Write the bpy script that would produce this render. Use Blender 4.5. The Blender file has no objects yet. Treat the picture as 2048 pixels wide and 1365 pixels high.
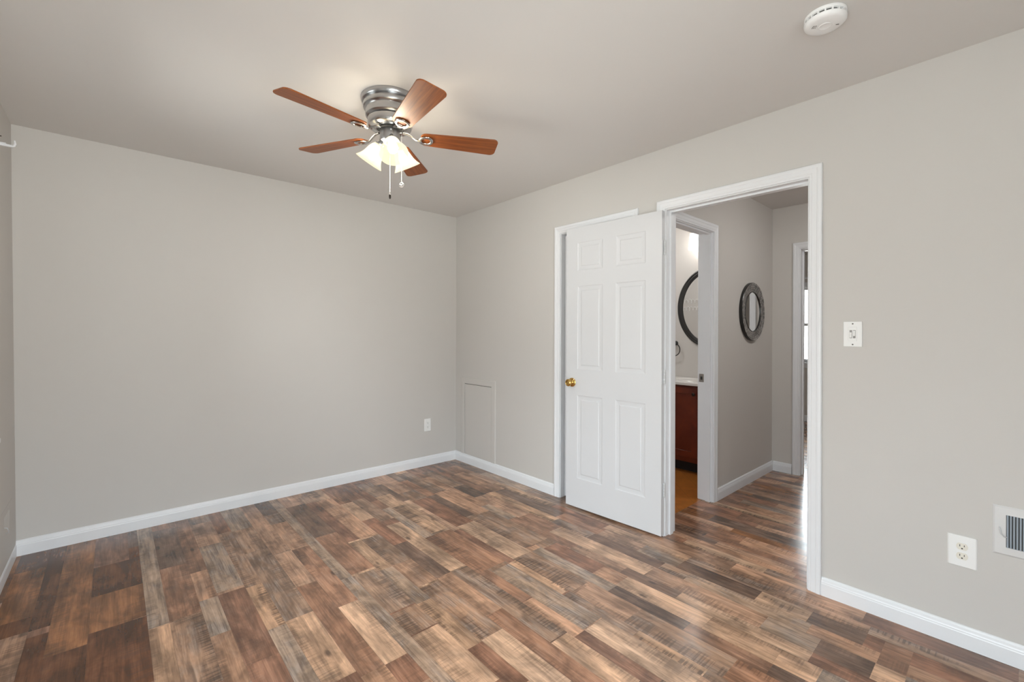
import bpy, bmesh, math, random
from mathutils import Vector, Matrix
PI = math.pi
C = bpy.context.scene.collection
sc = bpy.context.scene

# ------------------------------------------------------------------ camera
FPX, YAW, CY, PITCH, ROLL = 895.44, 0.7274, 667.93, -0.0006, 0.0032
CAM = Vector((-2.5883, -3.7578, 1.2703))
d = Vector((math.sin(YAW)*math.cos(PITCH), math.cos(YAW)*math.cos(PITCH), math.sin(PITCH)))
r0 = Vector((math.cos(YAW), -math.sin(YAW), 0)); u0 = r0.cross(d)
r = r0*math.cos(ROLL)+u0*math.sin(ROLL); u = u0*math.cos(ROLL)-r0*math.sin(ROLL)
cd = bpy.data.cameras.new('camera'); cam = bpy.data.objects.new('camera', cd); C.objects.link(cam)
cd.sensor_fit = 'HORIZONTAL'; cd.sensor_width = 36; cd.lens = FPX/2048*36
cd.shift_y = (CY-682.5)/2048; cd.clip_start = 0.02
cam.matrix_world = Matrix(((r.x, u.x, -d.x, CAM.x), (r.y, u.y, -d.y, CAM.y), (r.z, u.z, -d.z, CAM.z), (0, 0, 0, 1)))
sc.camera = cam

# ------------------------------------------------------------------ light and exposure
sc.view_settings.view_transform = 'Standard'; sc.view_settings.look = 'None'
sc.view_settings.gamma = 1; sc.view_settings.use_curve_mapping = False
sc.view_settings.exposure = 0.07
sc.cycles.max_bounces = 14; sc.cycles.diffuse_bounces = 8; sc.cycles.glossy_bounces = 6
sc.cycles.transparent_max_bounces = 12
SKY = 10.6
SKY_LEFT, SKY_OPEN = 0.88, 1.85
ADDED_LAMP = 55.0  # strength of the unseen lamps added in hallway and bathroom
BULB_S = 560.0
VANITY = 6.0
w = bpy.data.worlds.new('sky'); sc.world = w; w.use_nodes = True
nt = w.node_tree; nt.nodes.clear()
tc = nt.nodes.new('ShaderNodeTexCoord'); sp = nt.nodes.new('ShaderNodeSeparateXYZ')
rp = nt.nodes.new('ShaderNodeValToRGB'); mp = nt.nodes.new('ShaderNodeMapRange')
bg = nt.nodes.new('ShaderNodeBackground'); wo = nt.nodes.new('ShaderNodeOutputWorld')
mp.inputs['From Min'].default_value = -1; mp.inputs['From Max'].default_value = 1
e = rp.color_ramp.elements
e[0].position = 0.0; e[0].color = (0.78, 0.78, 0.77, 1)
e[1].position = 1.0; e[1].color = (1.5, 1.55, 1.6, 1)
for p_, c_ in ((0.46, (0.70, 0.70, 0.69, 1)), (0.51, (0.36, 0.37, 0.38, 1)), (0.58, (0.50, 0.53, 0.57, 1)), (0.68, (1.15, 1.24, 1.34, 1))):
    q = e.new(p_); q.color = c_
nt.links.new(tc.outputs['Generated'], sp.inputs[0]); nt.links.new(sp.outputs['Z'], mp.inputs['Value'])
nt.links.new(mp.outputs[0], rp.inputs[0]); nt.links.new(rp.outputs[0], bg.inputs['Color'])
# the sky is brighter towards -y (open side) than towards -x (shaded side)
sub = nt.nodes.new('ShaderNodeMath'); sub.operation = 'SUBTRACT'
nt.links.new(sp.outputs['X'], sub.inputs[0]); nt.links.new(sp.outputs['Y'], sub.inputs[1])
dm = nt.nodes.new('ShaderNodeMapRange'); dm.interpolation_type = 'SMOOTHSTEP'
dm.inputs['From Min'].default_value = -0.5; dm.inputs['From Max'].default_value = 0.5
dm.inputs['To Min'].default_value = SKY*SKY_LEFT; dm.inputs['To Max'].default_value = SKY*SKY_OPEN
nt.links.new(sub.outputs[0], dm.inputs['Value']); nt.links.new(dm.outputs[0], bg.inputs['Strength'])
nt.links.new(bg.outputs[0], wo.inputs[0])

def portal(name, loc, sx, sy, direction):
    l = bpy.data.lights.new(name, 'AREA'); l.shape = 'RECTANGLE'; l.size = sx; l.size_y = sy
    l.cycles.is_portal = True
    o = bpy.data.objects.new(name, l); C.objects.link(o); o.location = loc
    o.rotation_euler = Vector(direction).to_track_quat('-Z', 'Y').to_euler()
    return o

# room sizes
H = 2.44
XL, YF = -3.008, -4.75          # left wall, wall behind the camera
WT = 0.118                      # thickness of the wall with the doors
LW = dict(y0=-1.75, y1=-0.85, z0=0.80, z1=2.06)    # left window beside the curtain bracket
LW2 = dict(y0=-4.55, y1=-3.00, z0=0.10, z1=2.06)   # glazed opening added to the left wall beside the camera for daylight
FW = dict(x0=-2.92, x1=-1.55, z0=0.10, z1=2.06)   # tall patio window added behind the camera to brighten the back wall
RW = dict(y0=-2.75, y1=-1.45, z0=0.86, z1=1.97)    # window of the room across the hall
portal('daylight_left', (XL-0.14, (LW['y0']+LW['y1'])/2, (LW['z0']+LW['z1'])/2), LW['y1']-LW['y0'], LW['z1']-LW['z0'], (1, 0, 0))
portal('added_daylight_side', (XL-0.14, (LW2['y0']+LW2['y1'])/2, (LW2['z0']+LW2['z1'])/2), LW2['y1']-LW2['y0'], LW2['z1']-LW2['z0'], (1, 0, 0))
portal('added_daylight_front', ((FW['x0']+FW['x1'])/2, YF-0.14, (FW['z0']+FW['z1'])/2), FW['x1']-FW['x0'], FW['z1']-FW['z0'], (0, 1, 0))
portal('daylight_far', (5.12, (RW['y0']+RW['y1'])/2, (RW['z0']+RW['z1'])/2), RW['y1']-RW['y0'], RW['z1']-RW['z0'], (-1, 0, 0))

# ------------------------------------------------------------------ helpers
def col(hexs):
    v = [int(hexs[i:i+2], 16)/255 for i in (0, 2, 4)]
    return tuple(x/12.92 if x <= 0.04045 else ((x+0.055)/1.055)**2.4 for x in v)+(1,)

class MB:
    """collects shapes into one mesh"""
    def __init__(s): s.bm = bmesh.new()
    def face(s, pts, smooth=False):
        f = s.bm.faces.new([s.bm.verts.new(p) for p in pts]); f.smooth = smooth; return f
    def box(s, a, b, bev=0.0):
        x0, x1 = sorted((a[0], b[0])); y0, y1 = sorted((a[1], b[1])); z0, z1 = sorted((a[2], b[2]))
        v = [s.bm.verts.new((x, y, z)) for x in (x0, x1) for y in (y0, y1) for z in (z0, z1)]
        fs = [(0, 1, 3, 2), (4, 6, 7, 5), (0, 4, 5, 1), (2, 3, 7, 6), (0, 2, 6, 4), (1, 5, 7, 3)]
        F = [s.bm.faces.new([v[i] for i in q]) for q in fs]
        if bev > 0:
            ed = list({e for f in F for e in f.edges})
            bmesh.ops.bevel(s.bm, geom=ed, offset=bev, segments=2, profile=0.5, affect='EDGES')
        return s
    def grid(s, rows, closed_u=False, closed_v=False, smooth=True):
        R = [[s.bm.verts.new(p) for p in row] for row in rows]
        n, m = len(R), len(R[0])
        for i in range(n if closed_u else n-1):
            for j in range(m if closed_v else m-1):
                q = [R[i][j], R[(i+1) % n][j], R[(i+1) % n][(j+1) % m], R[i][(j+1) % m]]
                f = s.bm.faces.new(q); f.smooth = smooth
        return R
    def lathe(s, prof, n=48, smooth=True, cap=True, sharp=False):
        """prof: (r, z) pairs, turned about z"""
        rows = []
        for (rr, z) in prof:
            rows.append([(rr*math.cos(2*PI*k/n), rr*math.sin(2*PI*k/n), z) for k in range(n)])
        R = s.grid(rows, closed_v=True, smooth=smooth)
        if cap:
            if prof[0][0] > 1e-5: s.bm.faces.new(R[0][::-1])
            if prof[-1][0] > 1e-5: s.bm.faces.new(R[-1])
        return s
    def tube(s, pts, rad, n=10, cap=True, closed=False):
        pts = [Vector(p) for p in pts]; rows = []
        m = len(pts); up = Vector((0, 0, 1)); prev = None
        for i, p in enumerate(pts):
            a = pts[(i-1) % m] if (closed or i > 0) else p
            b = pts[(i+1) % m] if (closed or i < m-1) else p
            t = (b-a).normalized()
            if prev is None:
                x = t.cross(up if abs(t.z) < 0.9 else Vector((1, 0, 0))).normalized()
            else:
                x = (prev - t*prev.dot(t)).normalized()
            prev = x; y = t.cross(x)
            rr = rad[i] if isinstance(rad, (list, tuple)) else rad
            rows.append([p + x*rr*math.cos(2*PI*k/n) + y*rr*math.sin(2*PI*k/n) for k in range(n)])
        R = s.grid(rows, closed_u=closed, closed_v=True)
        if cap and not closed:
            s.bm.faces.new(R[0][::-1]); s.bm.faces.new(R[-1])
        return s
    def sweep(s, frames, prof, closed=False, smooth=False, cap=True):
        """frames: functions (u, v) -> point, prof: closed profile polygon"""
        rows = [[f(a, b) for a, b in prof] for f in frames]
        R = s.grid(rows, closed_u=closed, closed_v=True, smooth=smooth)
        if cap and not closed:
            s.bm.faces.new(R[0][::-1]); s.bm.faces.new(R[-1])
        return s
    def prism(s, outline, z0, z1):
        a = [s.bm.verts.new((x, y, z0)) for x, y in outline]; b = [s.bm.verts.new((x, y, z1)) for x, y in outline]
        n = len(a)
        s.bm.faces.new(a[::-1]); s.bm.faces.new(b)
        for i in range(n): s.bm.faces.new((a[i], a[(i+1) % n], b[(i+1) % n], b[i]))
        return s
    def xf(s, M):
        bmesh.ops.transform(s.bm, matrix=M, verts=s.bm.verts[:]); return s
    def build(s, name, material, parent=None, loc=None, rot=None, bevel=0.0, autosmooth=True):
        bmesh.ops.remove_doubles(s.bm, verts=s.bm.verts[:], dist=1e-6)
        bmesh.ops.recalc_face_normals(s.bm, faces=s.bm.faces[:])
        for e in s.bm.edges:
            if len(e.link_faces) == 2 and e.calc_face_angle(0) > math.radians(38): e.smooth = False
        me = bpy.data.meshes.new(name); s.bm.to_mesh(me); s.bm.free()
        o = bpy.data.objects.new(name, me); C.objects.link(o)
        if material: me.materials.append(material)
        if parent: o.parent = parent
        if loc: o.location = loc
        if rot: o.rotation_euler = rot
        if bevel:
            m = o.modifiers.new('edge', 'BEVEL'); m.width = bevel; m.segments = 2; m.limit_method = 'ANGLE'
        return o

def tag(o, label=None, cat=None, group=None, kind=None):
    if label: o['label'] = label
    if cat: o['category'] = cat
    if group: o['group'] = group
    if kind: o['kind'] = kind
    return o
def struct(o, label, cat): return tag(o, label, cat, kind='structure')
def empty(name, loc, label, cat, group=None, rot=None):
    o = bpy.data.objects.new(name, None); C.objects.link(o); o.location = loc
    if rot: o.rotation_euler = rot
    o.empty_display_size = 0.1
    return tag(o, label, cat, group)
def copy_tree(o, parent=None):
    c = o.copy(); C.objects.link(c); c.parent = parent
    for ch in list(o.children): copy_tree(ch, c)
    return c

# ------------------------------------------------------------------ materials
def newmat(name):
    m = bpy.data.materials.new(name); m.use_nodes = True
    return m, m.node_tree, m.node_tree.nodes['Principled BSDF']
def N(nt, t, **kw):
    n = nt.nodes.new(t)
    for k, v in kw.items():
        if hasattr(n, k) and k not in ('Scale',): setattr(n, k, v)
        else: n.inputs[k].default_value = v
    return n
def plain(name, c, rough=0.5, metal=0.0, var=0.04, scale=8.0, bump=0.0, bscale=200.0, spec=0.5, emis=None, estr=0.0, aniso=0.0):
    """base colour with a little noise variation and optional fine bump"""
    m, nt, b = newmat(name)
    t = N(nt, 'ShaderNodeTexCoord'); no = N(nt, 'ShaderNodeTexNoise'); no.inputs['Scale'].default_value = scale
    nt.links.new(t.outputs['Object'], no.inputs['Vector'])
    mx = N(nt, 'ShaderNodeMix', data_type='RGBA'); mx.inputs['A'].default_value = tuple(x*(1-var) for x in c[:3])+(1,)
    mx.inputs['B'].default_value = tuple(min(1, x*(1+var)) for x in c[:3])+(1,)
    nt.links.new(no.outputs['Fac'], mx.inputs['Factor']); nt.links.new(mx.outputs['Result'], b.inputs['Base Color'])
    b.inputs['Roughness'].default_value = rough; b.inputs['Metallic'].default_value = metal
    b.inputs['Specular IOR Level'].default_value = spec
    if bump:
        n2 = N(nt, 'ShaderNodeTexNoise'); n2.inputs['Scale'].default_value = bscale; n2.inputs['Detail'].default_value = 3
        nt.links.new(t.outputs['Object'], n2.inputs['Vector'])
        bp = N(nt, 'ShaderNodeBump'); bp.inputs['Strength'].default_value = bump; bp.inputs['Distance'].default_value = 0.002
        nt.links.new(n2.outputs['Fac'], bp.inputs['Height']); nt.links.new(bp.outputs[0], b.inputs['Normal'])
    if emis:
        b.inputs['Emission Color'].default_value = emis; b.inputs['Emission Strength'].default_value = estr
    return m
WALL = plain('greige_wall_paint', (0.555, 0.535, 0.510, 1), 0.55, var=0.012, scale=3, bump=0.06, bscale=320, spec=0.3)
CEIL = plain('ceiling_paint', (0.66, 0.642, 0.625, 1), 0.8, var=0.01, scale=3, bump=0.05, bscale=300, spec=0.2)
HALLW = plain('hall_wall_paint', (0.57, 0.545, 0.515, 1), 0.55, var=0.012, scale=3, bump=0.06, bscale=320, spec=0.3)
TRIM = plain('white_trim_paint', (0.74, 0.75, 0.77, 1), 0.32, var=0.015, scale=12, bump=0.03, bscale=90)
DOORM = plain('white_door_paint', (0.61, 0.615, 0.63, 1), 0.38, var=0.012, scale=6, bump=0.03, bscale=160)
PLATE = plain('white_plastic_plate', (0.80, 0.80, 0.79, 1), 0.35, var=0.01)
PLATEW = plain('almond_plastic', (0.72, 0.69, 0.61, 1), 0.35, var=0.01)
DARK = plain('dark_slot', (0.03, 0.03, 0.03, 1), 0.6)
SCREW = plain('screw_metal', (0.12, 0.11, 0.10, 1), 0.4, metal=0.7)
NICKEL = plain('brushed_nickel', (0.46, 0.465, 0.475, 1), 0.28, metal=1.0, var=0.08, scale=30)
CHROME = plain('bright_nickel', (0.56, 0.55, 0.54, 1), 0.2, metal=1.0, var=0.05)
BRASS = plain('polished_brass', (0.62, 0.40, 0.13, 1), 0.16, metal=1.0, var=0.06)
STEEL = plain('painted_hinge', (0.62, 0.63, 0.64, 1), 0.35, metal=0.3)
GREYPLATE = plain('satin_strike_metal', (0.38, 0.36, 0.33, 1), 0.35, metal=0.9)
BLACK = plain('black_frame', (0.012, 0.011, 0.010, 1), 0.35)
BRONZE = plain('dark_bronze', (0.03, 0.022, 0.018, 1), 0.35, metal=0.7)
COUNTER = plain('white_cultured_marble', (0.74, 0.73, 0.71, 1), 0.18, var=0.04, scale=5)
VENTPL = plain('painted_vent_plate', (0.63, 0.625, 0.62, 1), 0.45, var=0.01)
GREYVENT = plain('blue_grey_vent_metal', (0.36, 0.42, 0.48, 1), 0.4, metal=0.3)
WHITEPL = plain('white_detector_plastic', (0.80, 0.80, 0.80, 1), 0.4, var=0.01)
MIRROR = plain('mirror_silver', (0.86, 0.87, 0.87, 1), 0.02, metal=1.0, var=0.0)
CHAIN = plain('bead_chain_metal', (0.75, 0.73, 0.70, 1), 0.25, metal=0.9)

def glass_mat():
    m, nt, b = newmat('window_glass'); nt.nodes.remove(b); out = nt.nodes['Material Output']
    tr = N(nt, 'ShaderNodeBsdfTransparent'); gl = N(nt, 'ShaderNodeBsdfGlossy'); gl.inputs['Roughness'].default_value = 0.02
    tr.inputs['Color'].default_value = (0.95, 0.97, 0.96, 1)
    fr = N(nt, 'ShaderNodeFresnel'); fr.inputs['IOR'].default_value = 1.45
    mx = N(nt, 'ShaderNodeMixShader'); nt.links.new(fr.outputs[0], mx.inputs[0]); nt.links.new(tr.outputs[0], mx.inputs[1]); nt.links.new(gl.outputs[0], mx.inputs[2])
    nt.links.new(mx.outputs[0], out.inputs['Surface'])
    return m
GLASS = glass_mat()
def shade_mat(name, c, estr, clear):
    """frosted lamp glass: part clear, part glowing"""
    m, nt, b = newmat(name); nt.nodes.remove(b); out = nt.nodes['Material Output']
    tr = N(nt, 'ShaderNodeBsdfTransparent'); tr.inputs['Color'].default_value = (1.0, 0.95, 0.86, 1)
    tl = N(nt, 'ShaderNodeBsdfTranslucent'); tl.inputs['Color'].default_value = (c[0]*0.02, c[1]*0.02, c[2]*0.02, 1)
    em = N(nt, 'ShaderNodeEmission'); em.inputs['Color'].default_value = c; em.inputs['Strength'].default_value = estr
    no = N(nt, 'ShaderNodeTexNoise'); no.inputs['Scale'].default_value = 18
    t = N(nt, 'ShaderNodeTexCoord'); nt.links.new(t.outputs['Object'], no.inputs['Vector'])
    mr = N(nt, 'ShaderNodeMapRange'); mr.inputs['To Min'].default_value = estr*0.85; mr.inputs['To Max'].default_value = estr*1.15
    nt.links.new(no.outputs['Fac'], mr.inputs['Value']); nt.links.new(mr.outputs[0], em.inputs['Strength'])
    ad = N(nt, 'ShaderNodeAddShader'); nt.links.new(tl.outputs[0], ad.inputs[0]); nt.links.new(em.outputs[0], ad.inputs[1])
    mx = N(nt, 'ShaderNodeMixShader'); mx.inputs[0].default_value = clear
    nt.links.new(ad.outputs[0], mx.inputs[1]); nt.links.new(tr.outputs[0], mx.inputs[2])
    nt.links.new(mx.outputs[0], out.inputs['Surface'])
    return m
SHADE = shade_mat('frosted_lamp_glass', (1.0, 0.90, 0.62, 1), 1.2, 0.31)
def emit(name, c, s):
    m, nt, b = newmat(name); b.inputs['Base Color'].default_value = (0.8, 0.8, 0.8, 1)
    b.inputs['Emission Color'].default_value = c; b.inputs['Emission Strength'].default_value = s
    no = N(nt, 'ShaderNodeTexNoise'); mr = N(nt, 'ShaderNodeMapRange'); mr.inputs['To Min'].default_value = s*0.95; mr.inputs['To Max'].default_value = s*1.05
    nt.links.new(no.outputs['Fac'], mr.inputs['Value']); nt.links.new(mr.outputs[0], b.inputs['Emission Strength'])
    return m
BULB = emit('lit_bulb', (1.0, 0.965, 0.92, 1), BULB_S)
VGLASS = emit('lit_vanity_glass', (1.0, 0.95, 0.88, 1), VANITY)

def blade_wood(name, c0, c1, rough=0.35, sx=3.0, sy=60.0):
    m, nt, b = newmat(name)
    t = N(nt, 'ShaderNodeTexCoord'); mpn = N(nt, 'ShaderNodeMapping'); mpn.inputs['Scale'].default_value = (sx, sy, sy)
    nt.links.new(t.outputs['Object'], mpn.inputs['Vector'])
    n1 = N(nt, 'ShaderNodeTexNoise'); n1.inputs['Scale'].default_value = 1.0; n1.inputs['Detail'].default_value = 6; n1.inputs['Roughness'].default_value = 0.62; n1.inputs['Distortion'].default_value = 0.6
    nt.links.new(mpn.outputs[0], n1.inputs['Vector'])
    rr = N(nt, 'ShaderNodeValToRGB'); rr.color_ramp.elements[0].position = 0.32; rr.color_ramp.elements[1].position = 0.68
    rr.color_ramp.elements[0].color = c0; rr.color_ramp.elements[1].color = c1
    nt.links.new(n1.outputs['Fac'], rr.inputs[0]); nt.links.new(rr.outputs[0], b.inputs['Base Color'])
    b.inputs['Roughness'].default_value = rough
    return m
BLADE = blade_wood('cherry_fan_blade', (0.13, 0.028, 0.004, 1), (0.30, 0.085, 0.014, 1), 0.45)
CHERRY = blade_wood('dark_cherry_cabinet', (0.085, 0.011, 0.003, 1), (0.17, 0.026, 0.007, 1), 0.35, 60, 3.5)

def floor_mat():
    m, nt, b = newmat('rustic_laminate')
    L = nt.links
    t = N(nt, 'ShaderNodeTexCoord')
    ac = N(nt, 'ShaderNodeAttribute', attribute_name='strip'); ap = N(nt, 'ShaderNodeAttribute', attribute_name='look')
    sep = N(nt, 'ShaderNodeSeparateColor'); L.new(ap.outputs['Color'], sep.inputs[0])   # R seed, G saw marks, B grey wash
    seed = N(nt, 'ShaderNodeMath', operation='MULTIPLY'); seed.inputs[1].default_value = 61.0; L.new(sep.outputs[0], seed.inputs[0])
    off = N(nt, 'ShaderNodeCombineXYZ'); L.new(seed.outputs[0], off.inputs[0]); L.new(seed.outputs[0], off.inputs[1]); L.new(seed.outputs[0], off.inputs[2])
    pos = N(nt, 'ShaderNodeVectorMath', operation='ADD'); L.new(t.outputs['Object'], pos.inputs[0]); L.new(off.outputs[0], pos.inputs[1])
    def noise(scale, detail=4, rough=0.55, dist=0.0):
        mpn = N(nt, 'ShaderNodeMapping'); mpn.inputs['Scale'].default_value = scale; L.new(pos.outputs[0], mpn.inputs['Vector'])
        n = N(nt, 'ShaderNodeTexNoise'); n.inputs['Scale'].default_value = 1; n.inputs['Detail'].default_value = detail
        n.inputs['Roughness'].default_value = rough; n.inputs['Distortion'].default_value = dist
        L.new(mpn.outputs[0], n.inputs['Vector']); return n.outputs['Fac']
    def ramp(x, a, b_, lo=0.0, hi=1.0):
        q = N(nt, 'ShaderNodeMapRange'); q.inputs['From Min'].default_value = a; q.inputs['From Max'].default_value = b_
        q.inputs['To Min'].default_value = lo; q.inputs['To Max'].default_value = hi; q.interpolation_type = 'SMOOTHSTEP'
        L.new(x, q.inputs['Value']); return q.outputs[0]
    def mul(x, y):
        q = N(nt, 'ShaderNodeMath', operation='MULTIPLY')
        for i, z in enumerate((x, y)):
            if isinstance(z, float): q.inputs[i].default_value = z
            else: L.new(z, q.inputs[i])
        return q.outputs[0]
    def mix(f, a, b_, mode='MIX'):
        q = N(nt, 'ShaderNodeMix', data_type='RGBA', blend_type=mode)
        for nm, z in (('Factor', f), ('A', a), ('B', b_)):
            if isinstance(z, (float, tuple)): q.inputs[nm].default_value = z
            else: L.new(z, q.inputs[nm])
        return q.outputs['Result']
    def grey(x):
        q = N(nt, 'ShaderNodeCombineColor'); [L.new(x, q.inputs[i]) for i in range(3)]; return q.outputs[0]
    grain = noise((70, 3.0, 1), 5, 0.6, 0.8)
    fine = noise((260, 10, 1), 3, 0.6)
    cath = noise((26, 2.2, 1), 3, 0.5, 1.6)
    blot = noise((9, 4.5, 1), 4, 0.6, 0.5)
    blot2 = noise((16, 7.0, 1), 5, 0.65, 0.4)
    base = mix(1.0, ac.outputs['Color'], grey(ramp(grain, 0.28, 0.72, 0.80, 1.17)), 'MULTIPLY')
    base = mix(1.0, base, grey(ramp(fine, 0.3, 0.7, 0.90, 1.09)), 'MULTIPLY')
    base = mix(1.0, base, grey(ramp(cath, 0.33, 0.67, 0.82, 1.14)), 'MULTIPLY')
    base = mix(1.0, base, grey(ramp(blot, 0.30, 0.70, 0.55, 1.34)), 'MULTIPLY')
    # weathered grey patches
    base = mix(mul(ramp(blot2, 0.42, 0.68), sep.outputs[2]), base, mix(ramp(grain, 0.35, 0.65), (0.105, 0.078, 0.066, 1), (0.42, 0.338, 0.285, 1)))
    # circular-saw marks across the strip
    mp2 = N(nt, 'ShaderNodeMapping'); mp2.inputs['Rotation'].default_value = (0, 0, 0.20); mp2.inputs['Scale'].default_value = (4, 105, 1)
    L.new(pos.outputs[0], mp2.inputs['Vector'])
    sn = N(nt, 'ShaderNodeTexNoise'); sn.inputs['Scale'].default_value = 1; sn.inputs['Detail'].default_value = 2.5; L.new(mp2.outputs[0], sn.inputs['Vector'])
    patch = noise((9, 3.0, 1), 3, 0.6, 0.3)
    uvn = N(nt, 'ShaderNodeUVMap', uv_map='across'); su = N(nt, 'ShaderNodeSeparateXYZ'); L.new(uvn.outputs[0], su.inputs[0])
    edge = ramp(su.outputs['X'], 0.15, 0.95, -0.10, 0.13)
    pe = N(nt, 'ShaderNodeMath', operation='ADD'); L.new(patch, pe.inputs[0]); L.new(edge, pe.inputs[1])
    pm = ramp(pe.outputs[0], 0.47, 0.64)
    bars = ramp(sn.outputs['Fac'], 0.47, 0.57)
    base = mix(mul(mul(pm, 0.55), sep.outputs[1]), base, mix(1.0, base, (0.45, 0.42, 0.40, 1), 'MULTIPLY'))
    base = mix(mul(mul(mul(bars, pm), 0.72), sep.outputs[1]), base, (0.050, 0.037, 0.030, 1))
    # knots
    vo = N(nt, 'ShaderNodeTexVoronoi'); mp3 = N(nt, 'ShaderNodeMapping'); mp3.inputs['Scale'].default_value = (7, 2.6, 1)
    L.new(pos.outputs[0], mp3.inputs['Vector']); L.new(mp3.outputs[0], vo.inputs['Vector']); vo.inputs['Scale'].default_value = 1
    kn = ramp(vo.outputs['Distance'], 0.035, 0.10, 0.75, 0.0)
    base = mix(kn, base, (0.035, 0.024, 0.018, 1))
    L.new(base, b.inputs['Base Color'])
    rr = ramp(blot2, 0.3, 0.7, 0.17, 0.25); L.new(rr, b.inputs['Roughness'])
    b.inputs['Specular IOR Level'].default_value = 0.5
    bp = N(nt, 'ShaderNodeBump'); bp.inputs['Strength'].default_value = 0.10; bp.inputs['Distance'].default_value = 0.0015
    L.new(grain, bp.inputs['Height']); L.new(bp.outputs[0], b.inputs['Normal'])
    return m
FLOORM = floor_mat()
def bath_floor_mat():
    m, nt, b = newmat('orange_brown_bath_floor'); L = nt.links
    t = N(nt, 'ShaderNodeTexCoord'); mpn = N(nt, 'ShaderNodeMapping'); mpn.inputs['Rotation'].default_value = (0, 0, 0.785); L.new(t.outputs['Object'], mpn.inputs['Vector'])
    br = N(nt, 'ShaderNodeTexBrick'); br.inputs['Scale'].default_value = 6.5; br.offset = 0.0
    br.inputs['Color1'].default_value = (0.50, 0.18, 0.035, 1); br.inputs['Color2'].default_value = (0.42, 0.14, 0.024, 1)
    br.inputs['Mortar'].default_value = (0.17, 0.065, 0.015, 1); br.inputs['Mortar Size'].default_value = 0.008; br.inputs['Brick Width'].default_value = 1.0; br.inputs['Row Height'].default_value = 1.0
    L.new(mpn.outputs[0], br.inputs['Vector'])
    no = N(nt, 'ShaderNodeTexNoise'); no.inputs['Scale'].default_value = 14; no.inputs['Detail'].default_value = 5; L.new(t.outputs['Object'], no.inputs['Vector'])
    mx = N(nt, 'ShaderNodeMix', data_type='RGBA', blend_type='MULTIPLY'); mx.inputs['Factor'].default_value = 0.6
    L.new(br.outputs['Color'], mx.inputs['A']); L.new(no.outputs['Fac'], mx.inputs['B']); L.new(mx.outputs['Result'], b.inputs['Base Color'])
    b.inputs['Roughness'].default_value = 0.3
    return m
BATHF = bath_floor_mat()
def mosaic_mat():
    m, nt, b = newmat('mosaic_mirror_tiles'); L = nt.links
    a = N(nt, 'ShaderNodeAttribute', attribute_name='tile'); L.new(a.outputs['Color'], b.inputs['Base Color'])
    b.inputs['Metallic'].default_value = 0.85; b.inputs['Roughness'].default_value = 0.22
    no = N(nt, 'ShaderNodeTexNoise'); no.inputs['Scale'].default_value = 60; bp = N(nt, 'ShaderNodeBump'); bp.inputs['Strength'].default_value = 0.2
    L.new(no.outputs['Fac'], bp.inputs['Height']); L.new(bp.outputs[0], b.inputs['Normal'])
    return m
MOSAIC = mosaic_mat()

# ------------------------------------------------------------------ floor: laminate strips laid along y
def srgb(r_, g_, b_): return tuple((x/255/12.92 if x/255 <= 0.04045 else ((x/255+0.055)/1.055)**2.4) for x in (r_, g_, b_))
KIND = {   # colour, saw marks, grey wash
    'L': (srgb(167, 135, 113), 0.40, 0.15), 'T': (srgb(151, 118, 98), 0.50, 0.20), 'B': (srgb(130, 97, 79), 0.50, 0.15),
    'R': (srgb(119, 86, 70), 0.25, 0.10), 'D': (srgb(97, 76, 65), 0.3, 0.20), 'G': (srgb(143, 121, 106), 0.35, 0.85),
    'S': (srgb(161, 130, 108), 1.0, 0.25), 'M': (srgb(133, 106, 89), 0.8, 0.55), 'W': (srgb(122, 84, 57), 0.5, 0.05),
    'V': (srgb(92, 59, 39), 0.4, 0.0)}
PITCHX = 0.19
SEAM0 = -2.665
CUTS = {-2: 0.07, -1: 0.065, 0: 0.145, 1: 0.073, 2: 0.075, 3: 0.072, 4: 0.095, 5: 0.06, 6: 0.075, 7: 0.09, 8: 0.065, 9: 0.05, 10: 0.075, 11: 0.075, 12: 0.085, 13: 0.07, 14: 0.07}
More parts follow.
